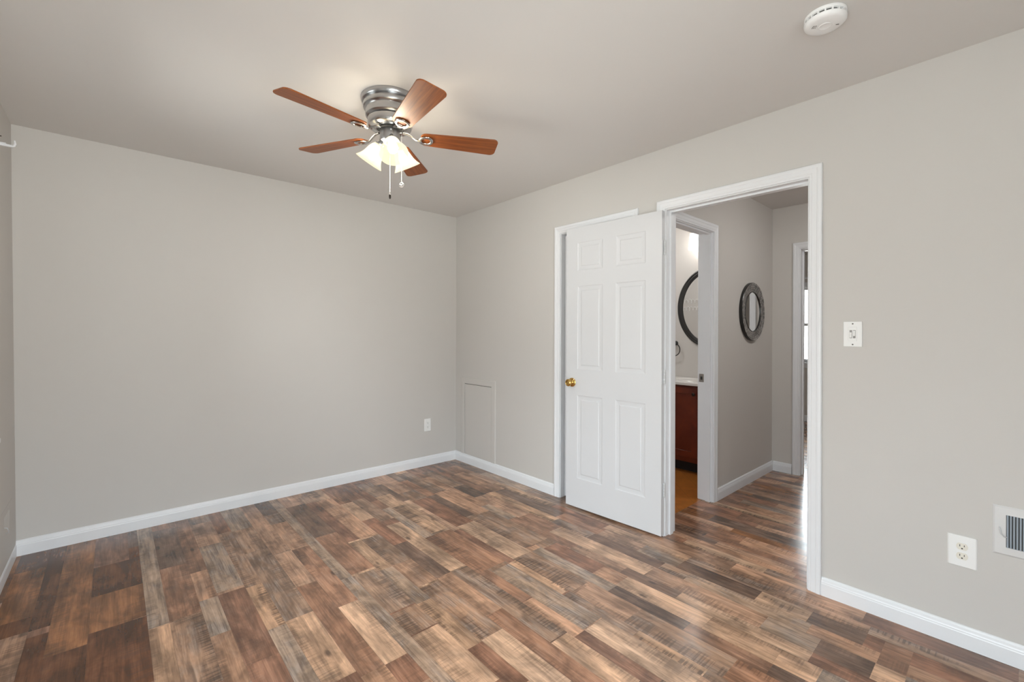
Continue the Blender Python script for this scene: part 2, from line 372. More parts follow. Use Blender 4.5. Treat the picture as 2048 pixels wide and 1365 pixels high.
TRACED = [
    (-2.975, -2.855, -0.278, 0, 'V'), (-2.975, -2.855, -0.846, -0.278, 'W'), (-2.855, -2.79, -0.987, 0, 'V'), (-2.79, -2.665, -1.252, 0, 'W'), 
    (-2.665, -2.52, -0.471, 0, 'R'), (-2.665, -2.475, -0.828, -0.471, 'V'), (-2.52, -2.475, -0.471, -0.463, 'V'), (-2.665, -2.475, -1.173, -0.828, 'W'), 
    (-2.665, -2.475, -1.674, -1.175, 'V'), (-2.52, -2.475, -0.3, 0, 'D'), (-2.475, -2.402, -1.303, 0, 'G'), (-2.475, -2.402, -1.749, -1.312, 'L'), 
    (-2.402, -2.285, -0.724, -0.117, 'D'), (-2.402, -2.285, -1.296, -0.724, 'B'), (-2.402, -2.285, -1.841, -1.306, 'M'), (-2.285, -2.21, -0.88, 0, 'B'), 
    (-2.285, -2.21, -1.205, -0.88, 'T'), (-2.21, -2.095, -1.178, -0.563, 'G'), (-2.285, -2.21, -1.534, -1.205, 'G'), (-2.285, -2.21, -1.91, -1.534, 'T'), 
    (-2.21, -2.095, -1.818, -1.203, 'R'), (-2.095, -2.023, -0.428, 0, 'R'), (-2.095, -2.023, -1.221, -0.428, 'M'), (-2.023, -1.905, -0.444, 0, 'G'), 
    (-2.023, -1.905, -0.828, -0.444, 'M'), (-2.023, -1.905, -1.63, -0.828, 'M'), (-2.095, -2.023, -1.644, -1.221, 'S'), 
    (-2.095, -2.023, -2.093, -1.644, 'G'), (-2.023, -1.905, -2.118, -1.63, 'L'), (-1.81, -1.715, -0.307, 0, 'D'), (-1.905, -1.81, -0.947, 0, 'T'), 
    (-1.715, -1.655, -1.46, 0, 'G'), (-1.715, -1.655, -2.406, -1.46, 'G'), (-1.905, -1.81, -1.383, -0.952, 'T'), (-1.81, -1.715, -1.681, -0.956, 'B'), 
    (-1.905, -1.81, -2.157, -1.383, 'B'), (-1.81, -1.715, -2.159, -1.681, 'L'), (-1.81, -1.715, -2.328, -2.159, 'R'), 
    (-1.655, -1.525, -0.883, -0.252, 'D'), (-1.655, -1.525, -1.447, -0.883, 'B'), (-1.525, -1.45, -1.075, -0.267, 'R'), 
    (-1.45, -1.335, -1.084, -0.27, 'T'), (-1.525, -1.45, -1.506, -1.091, 'S'), (-1.525, -1.45, -1.899, -1.506, 'G'), 
    (-1.45, -1.335, -1.502, -1.096, 'M'), (-1.45, -1.335, -1.778, -1.504, 'T'), (-1.45, -1.335, -2.293, -1.792, 'M'), 
    (-1.655, -1.525, -1.882, -1.467, 'M'), (-1.655, -1.525, -2.077, -1.892, 'M'), (-1.655, -1.525, -2.502, -2.084, 'L'), 
    (-1.525, -1.45, -2.301, -1.899, 'S'), (-1.525, -1.45, -2.578, -2.301, 'R'), (-1.335, -1.245, -1.766, -1.292, 'D'), 
    (-1.245, -1.145, -1.76, -1.009, 'L'), (-0.765, -0.69, -1.239, -0.729, 'D'), (-0.955, -0.905, -0.695, -0.226, 'D'), 
    (-0.69, -0.575, -1.259, -0.7, 'T'), (-1.145, -1.08, -1.33, -0.729, 'G'), (-1.08, -0.955, -1.301, -0.754, 'S'), (-0.905, -0.765, -1.324, -0.74, 'R'), 
    (-1.145, -0.955, -1.873, -1.33, 'B'), (-1.08, -0.955, -1.33, -1.33, 'B'), (-0.955, -0.905, -1.901, -1.364, 'R'), 
    (-0.905, -0.765, -1.883, -1.324, 'L'), (-0.765, -0.575, -1.836, -1.259, 'M'), (-0.765, -0.69, -1.259, -1.239, 'M'), 
    (-0.575, -0.5, -2.016, -1.466, 'B'), (-0.5, -0.385, -1.484, -0.983, 'T'), (-0.3, -0.195, -1.646, -1.006, 'D'), (-0.5, -0.385, -0.983, -0.685, 'D'), 
    (-0.3, -0.195, -0.989, -0.404, 'T'), (-0.905, -0.765, -2.311, -1.885, 'M'), (-0.955, -0.905, -2.294, -1.901, 'S'), 
    (-0.955, -0.905, -2.693, -2.304, 'M'), (-1.08, -0.955, -2.53, -1.906, 'G'), (-1.145, -1.08, -2.212, -1.873, 'B'), 
    (-1.145, -1.08, -2.536, -2.217, 'T'), (-1.335, -1.245, -2.184, -1.775, 'T'), (-1.245, -1.145, -2.49, -1.77, 'M'), 
    (-1.335, -1.245, -2.768, -2.184, 'B'), (-1.45, -1.335, -2.683, -2.294, 'L'), (-1.245, -1.145, -2.849, -2.496, 'L'), 
    (-1.145, -1.08, -2.9, -2.536, 'R'), (-1.08, -0.955, -2.988, -2.536, 'L'), (-0.955, -0.905, -2.984, -2.693, 'S'), 
    (-0.905, -0.765, -2.615, -2.328, 'T'), (-0.765, -0.69, -2.427, -1.889, 'G'), (-0.765, -0.69, -1.889, -1.843, 'T'), 
    (-0.765, -0.69, -2.814, -2.427, 'D'), (-0.69, -0.575, -2.861, -2.417, 'L'), (-0.575, -0.5, -2.675, -2.361, 'D'), (-0.3, -0.195, -3.147, -2.932, 'S'), 
    (-0.69, -0.575, -3.139, -2.861, 'L'), (-0.765, -0.69, -3.251, -3.143, 'D'), (-0.3, -0.195, -2.932, -2.533, 'D'), (-0.385, -0.3, -3.17, -2.621, 'G'), 
    (-0.385, -0.195, -3.492, -3.405, 'B'), (-0.5, -0.385, -3.403, -3.225, 'D'), (-0.5, -0.385, -3.494, -3.403, 'L'), 
]
GAIN = 1.32
def make_floor():
    rnd = random.Random(11)
    bm = bmesh.new(); cl = bm.loops.layers.float_color.new('strip'); lk = bm.loops.layers.float_color.new('look'); uv = bm.loops.layers.uv.new('across')
    def quad(x0, x1, y0, y1, k, z=0.0, g=(0.0, 0.0, 0.0, 0.0)):
        c, saw, gr = KIND[k]; j = 1+rnd.uniform(-0.10, 0.10)
        hue = rnd.uniform(-0.04, 0.04)
        cc = (c[0]*j*(1+hue)*GAIN*1.03, c[1]*j*GAIN, c[2]*j*(1-hue)*GAIN*0.92, 1); lo = (rnd.random(), saw*rnd.uniform(0.7, 1.0), gr*rnd.uniform(0.7, 1.0), 1)
        f = bm.faces.new([bm.verts.new(p) for p in ((x0+g[0], y0+g[2], z), (x1-g[1], y0+g[2], z), (x1-g[1], y1-g[3], z), (x0+g[0], y1-g[3], z))])
        for l in f.loops: l[cl] = cc; l[lk] = lo
        flip = rnd.random() < 0.5
        for l, (a_, b_) in zip(f.loops, ((0, 0), (1, 0), (1, 1), (0, 1))): l[uv].uv = (1-a_ if flip else a_, b_)
    def area(xa, xb, ya, yb, weights=(2.5, 4, 4.5, 3.5, 1.5, 2.5, 2, 3.5, 0)):
        i0 = math.floor((xa-SEAM0)/PITCHX)-1; i1 = math.ceil((xb-SEAM0)/PITCHX)+1
        for i in range(i0, i1):
            bx0, bx1 = SEAM0+i*PITCHX, SEAM0+(i+1)*PITCHX
            cut = bx0+CUTS.get(i, rnd.choice((0.065, 0.07, 0.075, 0.09)))
            cuts = [(bx0, cut), (cut, bx1)]
            end = rnd.uniform(0, 1.2)
            for a, b_ in cuts:
                if b_ <= xa or a >= xb: continue
                y = yb + rnd.uniform(0, 0.4)
                last = None
                while y > ya:
                    ln = rnd.uniform(0.28, 0.72); k = rnd.choices('LTBRDGSMW', weights)[0] if (a+b_)/2 > -2.48 else rnd.choice('WVVR')
                    if k == last: k = 'T'
                    last = k
                    y1 = min(y, yb); y0 = max(y-ln, ya)
                    if y1 > y0:
                        xx0, xx1 = max(a, xa), min(b_, xb)
                        segs = [(xx0, xx1, y0, y1)]
                        for (tx0, tx1, ty0, ty1, tk) in TRACED:
                            new = []
                            for (sx0, sx1, sy0, sy1) in segs:
                                ox0, ox1, oy0, oy1 = max(sx0, tx0), min(sx1, tx1), max(sy0, ty0), min(sy1, ty1)
                                if ox1-ox0 <= 1e-4 or oy1-oy0 <= 1e-4: new.append((sx0, sx1, sy0, sy1)); continue
                                if sy1 > oy1: new.append((sx0, sx1, oy1, sy1))
                                if sy0 < oy0: new.append((sx0, sx1, sy0, oy0))
                                if sx0 < ox0: new.append((sx0, ox0, oy0, oy1))
                                if sx1 > ox1: new.append((ox1, sx1, oy0, oy1))
                            segs = new
                        for s in segs: quad(*s, k, g=(0.0005 if a == bx0 else 0, 0.0005 if b_ == bx1 else 0, 0, 0))
                    y -= ln
    area(XL, WT, YF, 0.0)
    for t in TRACED: quad(*t, g=(0.0003, 0.0003, 0.0003, 0.0003))
    area(WT, 2.12, -5.4, -2.165, (0.3, 2, 5, 5, 2, 0.6, 0.6, 1.5, 2))
    area(2.12, 4.98, -4.4, -0.75)
    for (xa, xb, ya, yb) in ((XL, WT, YF, 0.0), (WT, 2.14, -5.4, -2.165), (2.14, 4.98, -4.4, -0.75)):
        quad(xa, xb, ya, yb, 'D', -0.002)
    me = bpy.data.meshes.new('floor'); bm.to_mesh(me); bm.free()
    o = bpy.data.objects.new('floor', me); C.objects.link(o); me.materials.append(FLOORM)
    struct(o, 'brown and grey rustic laminate plank floor running through bedroom and hallway', 'floor')
#FLOOR_TRACE
make_floor()
b = MB(); b.box((WT-0.02, -2.165, -0.03), (1.80, -0.30, -0.0005))
struct(b.build('floor_bathroom', BATHF), 'orange brown tiled floor inside the lit bathroom', 'floor')

# ------------------------------------------------------------------ walls, ceiling
b = MB(); b.box((XL-0.12, -5.55, H), (5.15, 0.12, H+0.1))
struct(b.build('ceiling', CEIL), 'plain flat grey white painted ceiling above bedroom and hallway', 'ceiling')
b = MB(); b.box((XL-0.12, 0, -0.05), (WT, 0.12, H))
struct(b.build('wall_back', WALL), 'greige wall facing the camera with one small outlet near the corner', 'wall')
def holed(axis, c0, c1, a0, a1, holes, z1=H, z0=-0.05):
    """wall slab between c0..c1 on the given axis, running a0..a1, with rectangular holes (a, b, za, zb)"""
    b = MB(); cur = a0
    def bx(p, q, za, zb):
        if q-p < 1e-4 or zb-za < 1e-4: return
        if axis == 'x': b.box((c0, p, za), (c1, q, zb))
        else: b.box((p, c0, za), (q, c1, zb))
    for (p, q, za, zb) in sorted(holes):
        bx(cur, p, z0, z1); bx(p, q, z0, za); bx(p, q, zb, z1); cur = q
    bx(cur, a1, z0, z1)
    return b
CD = (-2.041, -1.422, 2.038)     # closet opening (jamb to jamb)
BD = (-3.070, -2.303, 2.048)     # bedroom doorway
struct(holed('x', 0, WT, -5.52, 0, [(CD[0]-0.019, CD[1]+0.019, -0.05, CD[2]+0.019), (BD[0]-0.019, BD[1]+0.019, -0.05, BD[2]+0.019)]).build('wall_right', WALL),
       'greige wall on the right holding the open bedroom doorway and closet door', 'wall')
lw = holed('x', XL-0.12, XL, YF-0.12, 0, [(LW['y0'], LW['y1'], LW['z0'], LW['z1']), (LW2['y0'], LW2['y1'], LW2['z0'], LW2['z1'])])
for v in lw.bm.verts: v.co.x += -0.010*(v.co.z-1.1)      # the wall leans out a little towards the top
struct(lw.build('wall_left', WALL), 'greige wall at the left edge of the frame with a register low down', 'wall')
struct(holed('y', YF-0.12, YF, XL-0.12, WT, [(FW['x0'], FW['x1'], FW['z0'], FW['z1'])]).build('wall_front', WALL), 'greige bedroom wall with an added patio window behind the camera', 'wall')
HY0, HY1 = -2.245, -2.135        # wall between hall and bathroom
BO = (0.175, 0.785, 2.035)       # bathroom doorway
struct(holed('y', HY0, HY1, WT, 2.024, [(BO[0]-0.019, BO[1]+0.019, -0.05, BO[2]+0.019)]).build('wall_hall', HALLW), 'dim greige hallway wall with bathroom doorway and round mosaic mirror', 'wall')
FO = (-3.255, -2.478, 2.035)     # doorway of the room across the hall
struct(holed('x', 2.024, 2.105, -5.4, -0.3, [(FO[0]-0.019, FO[1]+0.019, -0.05, FO[2]+0.019)]).build('wall_hall_end', HALLW), 'grey end wall of the hallway with a white cased doorway', 'wall')
struct(holed('y', -5.52, -5.40, WT, 2.14, []).build('wall_hall_near', HALLW), 'hallway wall hidden to the right of the doorway', 'wall')
b = MB(); b.box((WT, -0.30, -0.05), (1.92, -0.18, H)); struct(b.build('wall_bathroom_side', WALL), 'bathroom side wall out of sight', 'wall')
b = MB(); b.box((1.80, HY1, -0.05), (1.92, -0.30, H))
struct(b.build('wall_bathroom', WALL), 'warm lit bathroom wall behind the vanity and black oval mirror', 'wall')
struct(holed('x', 4.98, 5.10, -4.4, -0.63, [(RW['y0'], RW['y1'], RW['z0'], RW['z1'])]).build('wall_far', HALLW), 'grey wall with a bright window in the room across the hallway', 'wall')
b = MB(); b.box((2.14, -0.75, -0.05), (4.98, -0.63, H)); b.box((2.14, -4.52, -0.05), (4.98, -4.40, H))
struct(b.build('wall_far_sides', HALLW), 'side walls of the room across the hallway', 'wall')

# ------------------------------------------------------------------ trim
BASE = [(0, 0), (0.014, 0), (0.014, 0.058), (0.0125, 0.062), (0.0125, 0.066), (0.010, 0.071), (0.0085, 0.080), (0.005, 0.086), (0.002, 0.088), (0, 0.088)]
def baseboard(name, runs, label):
    """runs: (start, end, inward normal)"""
    b = MB()
    for (p, q, n) in runs:
        p, q, n = Vector(p), Vector(q), Vector(n)
        b.sweep([lambda a, z, o=p: (o.x+n.x*a, o.y+n.y*a, z), lambda a, z, o=q: (o.x+n.x*a, o.y+n.y*a, z)], BASE)
    return struct(b.build(name, TRIM), label, 'baseboard')
baseboard('baseboard_back', [((XL, 0, 0), (0, 0, 0), (0, -1, 0))], 'white baseboard along the wall facing the camera')
baseboard('baseboard_right', [((0, -0.014, 0), (0, CD[1]+0.063, 0), (-1, 0, 0)), ((0, CD[0]-0.063, 0), (0, BD[1]+0.063, 0), (-1, 0, 0)), ((0, BD[0]-0.063, 0), (0, YF, 0), (-1, 0, 0))],
          'white baseboard along the right wall either side of the doors')
baseboard('baseboard_left', [((XL, YF, 0), (XL, -0.014, 0), (1, 0, 0))], 'white baseboard at the left edge under the wall register')
baseboard('baseboard_front', [((FW['x1']+0.08, YF, 0), (-.014, YF, 0), (0, 1, 0))], 'white baseboard along the wall behind the camera')
baseboard('baseboard_hall', [((BO[1]+0.068, HY0, 0), (2.024, HY0, 0), (0, -1, 0))], 'white baseboard under the round mosaic mirror in the hallway')
baseboard('baseboard_hall_end', [((2.024, FO[1]+0.066, 0), (2.024, HY0-0.014, 0), (-1, 0, 0)), ((2.024, -5.40, 0), (2.024, FO[0]-0.066, 0), (-1, 0, 0))], 'short white baseboard on the hallway end wall')
baseboard('baseboard_far', [((4.98, -4.4, 0), (4.98, -0.75, 0), (-1, 0, 0))], 'white baseboard under the bright far window')
CAS = [(0, 0), (0, 0.007), (0.003, 0.0095), (0.012, 0.0095), (0.015, 0.0115), (0.034, 0.0125), (0.038, 0.0150), (0.046, 0.0155), (0.053, 0.0145), (0.057, 0.011), (0.057, 0)]
def casing_shape(b, mp, a0, a1, zt, rv=0.005):
    """mitred casing round an opening a0..a1, top zt; mp(a, z, v) -> point"""
    a0 -= rv; a1 += rv; zt += rv
    b.sweep([lambda u_, v: mp(a0-u_, 0, v), lambda u_, v: mp(a0-u_, zt+u_, v), lambda u_, v: mp(a1+u_, zt+u_, v), lambda u_, v: mp(a1+u_, 0, v)], CAS)
def jamb_shape(b, mp, a0, a1, zt, depth, s0, s1, lip=0.011):
    """jamb boards (19 mm) and door stop; mp(a, z, v): v runs through the wall 0..depth"""
    def bx(p, q, za, zb, v0, v1):
        A, B_ = mp(p, za, v0), mp(q, zb, v1); b.box(A, B_)
    bx(a0-0.019, a0, 0, zt+0.019, 0, depth); bx(a1, a1+0.019, 0, zt+0.019, 0, depth); bx(a0, a1, zt, zt+0.019, 0, depth)
    bx(a0, a0+lip, 0, zt-lip, s0, s1); bx(a1-lip, a1, 0, zt-lip, s0, s1); bx(a0, a1, zt-lip, zt, s0, s1)
def door_trim(name, label, axis, c, sgn, depth, a0, a1, zt, s0, s1, sides=(1, 1), depthsgn=1):
    """casing on both faces plus jamb.  face at c (outer normal sgn), the wall runs from c away from sgn"""
    o = empty(name, (0, 0, 0), label, 'door frame'); o['kind'] = 'structure'
    if axis == 'x': f = lambda a, z, v: (c+sgn*v, a, z)
    else: f = lambda a, z, v: (a, c+sgn*v, z)
    b = MB()
    if sides[0]: casing_shape(b, f, a0, a1, zt)
    if sides[1]: casing_shape(b, lambda a, z, v: f(a, z, -depth-v), a0, a1, zt)
    b.build('casing', TRIM, o)
    b = MB(); jamb_shape(b, lambda a, z, v: f(a, z, -v), a0, a1, zt, depth, s0, s1); b.build('jamb', TRIM, o)
    return o
door_trim('trim_1', 'white casing and jamb around the open bedroom doorway', 'x', 0, -1, WT, BD[0], BD[1], BD[2], 0.040, 0.075)
t2 = door_trim('trim_2', 'white casing around the closet doorway behind the open door', 'x', 0, -1, WT, CD[0], CD[1], CD[2], 0.079, 0.112)
t3 = door_trim('trim_3', 'white casing and jamb around the bathroom doorway in the hallway', 'y', HY0, -1, HY1-HY0, BO[0], BO[1], BO[2], 0.016, 0.050)
door_trim('trim_4', 'white casing around the doorway at the end of the hallway', 'x', 2.024, -1, 0.081, FO[0], FO[1], FO[2], 0.045, 0.070)
# metal strike plate let into the bathroom jamb
sp_ = MB(); sp_.box((0.7836, -2.177, 0.902), (0.7852, -2.140, 0.964), 0.0006); o = sp_.build('strike_plate', GREYPLATE, t3); o['label'] = 'metal strike plate'
sp_ = MB(); sp_.box((0.7828, -2.166, 0.920), (0.7840, -2.151, 0.944)); sp_.build('latch_hole', DARK, o)
# strike plate of the bedroom doorway, seen as a sliver on the right jamb
sp_ = MB(); sp_.box((0.012, BD[0]-0.0002, 0.885), (0.036, BD[0]+0.0012, 0.945), 0.0005); sp_.build('strike_plate', GREYPLATE, bpy.data.objects['trim_1'])

# ------------------------------------------------------------------ six-panel doors
def door_leaf(width, height, thick, cols, rows):
    """local: x from hinge 0..width, z 0..height, y 0 (visible face) .. thick; moulded panels on both faces"""
    b = MB(); bm = b.bm
    xs = sorted({0, width} | {v for c in cols for v in c}); zs = sorted({0, height} | {v for c in rows for v in c})
    for face, s in ((0, 1), (thick, -1)):
        for i in range(len(xs)-1):
            for j in range(len(zs)-1):
                x0, x1, z0, z1 = xs[i], xs[i+1], zs[j], zs[j+1]
                if (x0, x1) in cols and (z0, z1) in rows:
                    rings = [(0, 0), (0.0025, 0.0018), (0.005, 0.0024), (0.012, 0.0034), (0.022, 0.0040), (0.030, 0.0040), (0.0325, 0.0026), (0.035, 0.0014), (0.038, 0.0012)]
                    loops = []
                    for inset, dp in rings:
                        loops.append([bm.verts.new((x, face+s*dp, z)) for x, z in ((x0+inset, z0+inset), (x1-inset, z0+inset), (x1-inset, z1-inset), (x0+inset, z1-inset))])
                    for A, B_ in zip(loops, loops[1:]):
                        for k in range(4): bm.faces.new((A[k], A[(k+1) % 4], B_[(k+1) % 4], B_[k]))
                    bm.faces.new(loops[-1])
                else:
                    b.face([(x0, face, z0), (x1, face, z0), (x1, face, z1), (x0, face, z1)])
    for (x0, z0, x1, z1) in ((0, 0, width, 0), (width, 0, width, height), (width, height, 0, height), (0, height, 0, 0)):
        b.face([(x0, 0, z0), (x1, 0, z1), (x1, thick, z1), (x0, thick, z0)])
    return b
def knob_shape(b):
    """rose and ball knob along +z (away from the door)"""
    b.lathe([(0.0, 0.0), (0.031, 0.0), (0.0325, 0.002), (0.032, 0.006), (0.027, 0.010), (0.016, 0.012), (0.012, 0.016), (0.0115, 0.026), (0.015, 0.031), (0.023, 0.036),
             (0.0265, 0.043), (0.0265, 0.049), (0.023, 0.055), (0.017, 0.058), (0.016, 0.0575), (0.0, 0.0575)], 32, cap=False)
    return b
DW = 0.752
hinge = Vector((-0.050, -2.3017, 0.013)); free = Vector((-0.085, -1.5512, 0.013))
ang = math.atan2(free.y-hinge.y, free.x-hinge.x)
door = empty('door_1', hinge, 'white six panel bedroom door swung open flat against the right wall', 'door', rot=(0, 0, ang)); door['kind'] = 'structure'
COLS = [(0.110, 0.330), (0.434, 0.650)]; ROWS = [(0.212, 0.812), (0.998, 1.600), (1.712, 1.914)]
lf = door_leaf(DW, 2.025, 0.034, COLS, ROWS)
lf.xf(Matrix(((1, 0, 0, 0), (0, -1, 0, 0), (0, 0, 1, 0), (0, 0, 0, 1))))      # thickness towards the wall
lf.build('leaf', DOORM, door)
for s, nm in ((1, 'door_knob'), (-1, 'door_knob')):
    k = knob_shape(MB())
    k.xf(Matrix.Translation((0.695, 0 if s > 0 else -0.034, 0.902)) @ Matrix.Rotation(-s*PI/2, 4, 'X'))
    o = k.build(nm, BRASS, door); o['label'] = 'polished brass door knob'
for z in (0.294, 1.001, 1.809):
    b = MB()
    for k in range(5):
        b.lathe([(0.0058, -0.044+k*0.0178), (0.0062, -0.0435+k*0.0178), (0.0062, -0.0275+k*0.0178), (0.0058, -0.027+k*0.0178)], 14)
    b.lathe([(0.003, -0.047), (0.0048, -0.046), (0.0048, 0.047), (0.003, 0.048)], 12)
    b.xf(Matrix.Translation((-0.006, -0.026, z-0.013)))
    b.box((-0.0012, -0.030, z-0.013-0.044), (0.0002, -0.002, z-0.013+0.044))
    b.build('hinge', STEEL, door)
# closet door, closed
cdo = empty('door_2', (0.042, CD[0]+0.003, 0.010), 'white closed closet door behind the open bedroom door', 'door', rot=(0, 0, PI/2)); cdo['kind'] = 'structure'
lf = door_leaf(CD[1]-CD[0]-0.006, 2.022, 0.034, [(0.10, 0.28), (0.335, 0.515)], ROWS)
lf.xf(Matrix(((1, 0, 0, 0), (0, -1, 0, 0), (0, 0, 1, 0), (0, 0, 0, 1)))); lf.build('leaf', DOORM, cdo)

# ------------------------------------------------------------------ access panel on the right wall
ap = empty('access_panel', (0, -0.365, 0.4), 'painted greige access panel set low in the right wall by the corner', 'access panel')
b = MB(); P0, P1, ZT = -0.634, -0.098, 0.838
fr = [(0, 0), (0, 0.006), (0.004, 0.009), (0.050, 0.009), (0.058, 0.006), (0.060, 0)]
y0, y1, zt = P0+0.060, P1-0.060, ZT-0.060
b.sweep([lambda a, v: (-v, y0-a, 0.088), lambda a, v: (-v, y0-a, zt+a), lambda a, v: (-v, y1+a, zt+a), lambda a, v: (-v, y1+a, 0.088)], fr)
b.xf(Matrix.Translation((0, 0.365, -0.4))); b.build('frame', WALL, ap)
b = MB(); b.box((-0.0065, y0+0.001, 0.089), (0.0, y1-0.006, zt-0.004)); b.xf(Matrix.Translation((0, 0.365, -0.4))); b.build('panel', WALL, ap, bevel=0.001)
b = MB(); b.box((-0.0008, y0, 0.0885), (-0.0001, y1, zt)); b.xf(Matrix.Translation((0, 0.365, -0.4))); b.build('gap', DARK, ap)

# ------------------------------------------------------------------ electrics on the walls (local: x across, z up, -y out of the wall)
def outlet(name, loc, rotz, label, pw, ph, body, plate=PLATE):
    o = empty(name, loc, label, 'outlet', rot=(0, 0, rotz))
    b = MB(); b.sweep([lambda a, v: (a, v, -ph/2), lambda a, v: (a, v, ph/2)], [(-pw/2, 0), (-pw/2, -0.002), (-pw/2+0.004, -0.0055), (pw/2-0.004, -0.0055), (pw/2, -0.002), (pw/2, 0)])
    b.build('cover_plate', plate, o, bevel=0.0012)
    for s in (-1, 1):
        b = MB(); out = []
        for k in range(28):
            a = 2*PI*k/28; x, z = 0.0172*math.cos(a), 0.0172*math.sin(a)
            out.append((x, max(-0.0135, min(0.0135, z))))
        b.prism(out, 0, 0.0022)
        b.xf(Matrix.Translation((0, -0.0055, s*0.0195)) @ Matrix.Rotation(PI/2, 4, 'X'))
        rc = b.build('receptacle', body, o)
        b = MB(); yy = -0.0079
        for x, h in ((-0.0064, 0.0085), (0.0064, 0.007)): b.box((x-0.0011, yy, s*0.0195+0.0030-h/2+0.001), (x+0.0011, yy+0.001, s*0.0195+0.0030+h/2+0.001))
        b.box((-0.0024, yy, s*0.0195-0.0098), (0.0024, yy+0.001, s*0.0195-0.0050))
        b.build('slot', DARK, rc)
    b = MB(); b.lathe([(0.0, 0.0012), (0.0026, 0.001), (0.003, 0.0)], 14, cap=False); b.xf(Matrix.Translation((0, -0.0055, 0)) @ Matrix.Rotation(PI/2, 4, 'X')); b.build('screw', plate, o)
    return o
outlet('wall_outlet', (-0.328, 0, 0.388), 0, 'small white duplex outlet low on the back wall near the corner', 0.072, 0.118, PLATE)
outlet('wall_outlet', (0, -3.617, 0.388), -PI/2, 'white outlet with two cream sockets on the right wall beside the vent', 0.086, 0.124, PLATEW)
sw = empty('light_switch', (0, -3.253, 1.272), 'white wall switch plate with two small sliders right of the bedroom doorway', 'light switch', rot=(0, 0, -PI/2))
b = MB(); b.sweep([lambda a, v: (a, v, -0.0585), lambda a, v: (a, v, 0.0585)], [(-0.036, 0), (-0.036, -0.003), (-0.0345, -0.0055), (0.0345, -0.0055), (0.036, -0.003), (0.036, 0)]); b.build('cover_plate', PLATE, sw, bevel=0.001)
b = MB(); b.box((-0.0165, -0.0075, -0.0335), (0.0165, -0.0050, 0.0335), 0.001); ins = b.build('insert', PLATE, sw)
for x, up in ((-0.0065, -1), (0.0065, 1)):
    b = MB(); b.box((x-0.0048, -0.0079, -0.019), (x+0.0048, -0.0073, 0.019)); b.build('slider_slot', plain('slot_shadow', (0.30, 0.29, 0.28, 1), 0.6), ins)
    b = MB(); b.box((x-0.0036, -0.0125, up*0.004-0.0125), (x+0.0040, -0.0074, up*0.004+0.0125), 0.0008); b.build('slider', PLATE, sw)
for z in (-0.0485, 0.0485):
    b = MB(); b.lathe([(0.0, 0.0010), (0.0030, 0.0008), (0.0034, 0.0)], 14, cap=False); b.xf(Matrix.Translation((0, -0.0055, z)) @ Matrix.Rotation(PI/2, 4, 'X')); b.build('screw', SCREW, sw)

def register(name, loc, rotz, label, W, Hh, mx, mz, nslat, lever_x, body, slat):
    """wall vent, local x across, z up, -y out"""
    o = empty(name, loc, label, 'air vent', rot=(0, 0, rotz))
    ix0, ix1, iz0, iz1 = -W/2+mx, W/2-mx, -Hh/2+mz, Hh/2-mz
    b = MB()
    def ring(x0, x1, z0, z1, y): return [b.bm.verts.new(p) for p in ((x0, y, z0), (x1, y, z0), (x1, y, z1), (x0, y, z1))]
    R = [ring(-W/2, W/2, -Hh/2, Hh/2, 0), ring(-W/2, W/2, -Hh/2, Hh/2, -0.002), ring(-W/2+0.006, W/2-0.006, -Hh/2+0.006, Hh/2-0.006, -0.006),
         ring(ix0, ix1, iz0, iz1, -0.007), ring(ix0, ix1, iz0, iz1, 0.0)]
    for A, B_ in zip(R, R[1:]):
        for k in range(4): b.bm.faces.new((A[k], A[(k+1) % 4], B_[(k+1) % 4], B_[k]))
    b.build('face_plate', body, o)
    b = MB(); b.box((ix0, -0.0012, iz0), (ix1, -0.0002, iz1)); b.build('duct', DARK, o)
    b = MB(); st = (ix1-ix0)/nslat
    for k in range(nslat):
        x = ix0+st*(k+0.5)
        b.sweep([lambda a, v: (x+a, v, iz0), lambda a, v: (x+a, v, iz1)], [(-0.32*st, -0.0060), (-0.05*st, -0.0070), (0.26*st, -0.0060), (0.30*st, -0.0025), (0.16*st, -0.0020), (-0.30*st, -0.0040)])
    b.build('louvers', slat, o)
    b = MB(); b.tube([(lever_x, -0.004, 0.012), (lever_x+0.002, -0.016, 0.008), (lever_x+0.006, -0.020, -0.010), (lever_x+0.014, -0.018, -0.020), (lever_x+0.020, -0.010, -0.022)], 0.0022, 8)
    b.build('lever', STEEL, o)
    return o
rg = register('wall_register', (0, -3.701-0.178, 0.510), -PI/2, 'white wall vent with vertical blue grey louvers at the right edge', 0.356, 0.190, 0.036, 0.032, 34, -0.160, VENTPL, GREYVENT)
register('wall_register', (XL+0.002, -0.29, 0.262), PI/2, 'pale wall vent low on the left wall at the frame edge', 0.356, 0.215, 0.105, 0.042, 12, -0.060, WALL, WALL)

# ------------------------------------------------------------------ curtain rod on the left wall
cr = empty('curtain_bracket', (XL-0.010, -0.55, 2.166), 'white empty curtain rod bracket high on the left wall at the frame edge', 'curtain bracket')
b = MB(); b.box((-0.006, -0.013, -0.026), (0.003, 0.013, 0.056), 0.001); b.build('wall_plate', TRIM, cr)
b = MB(); b.box((0.002, -0.0075, -0.009), (0.070, 0.0075, -0.004)); b.box((0.002, -0.0075, 0.002), (0.046, 0.0075, 0.006)); b.box((0.002, -0.0012, -0.005), (0.068, 0.0012, 0.003)); b.build('arm', TRIM, cr, bevel=0.001)
b = MB(); b.tube([(0.064, 0, -0.005), (0.071, 0, -0.001), (0.074, 0, 0.010), (0.072, 0, 0.026)], [0.004, 0.005, 0.0048, 0.003], 10); b.build('hook', TRIM, cr)
b = MB(); b.tube([(0.002, 0, 0.038), (0.030, 0, 0.036)], 0.0028, 8); b.build('set_screw', SCREW, cr)

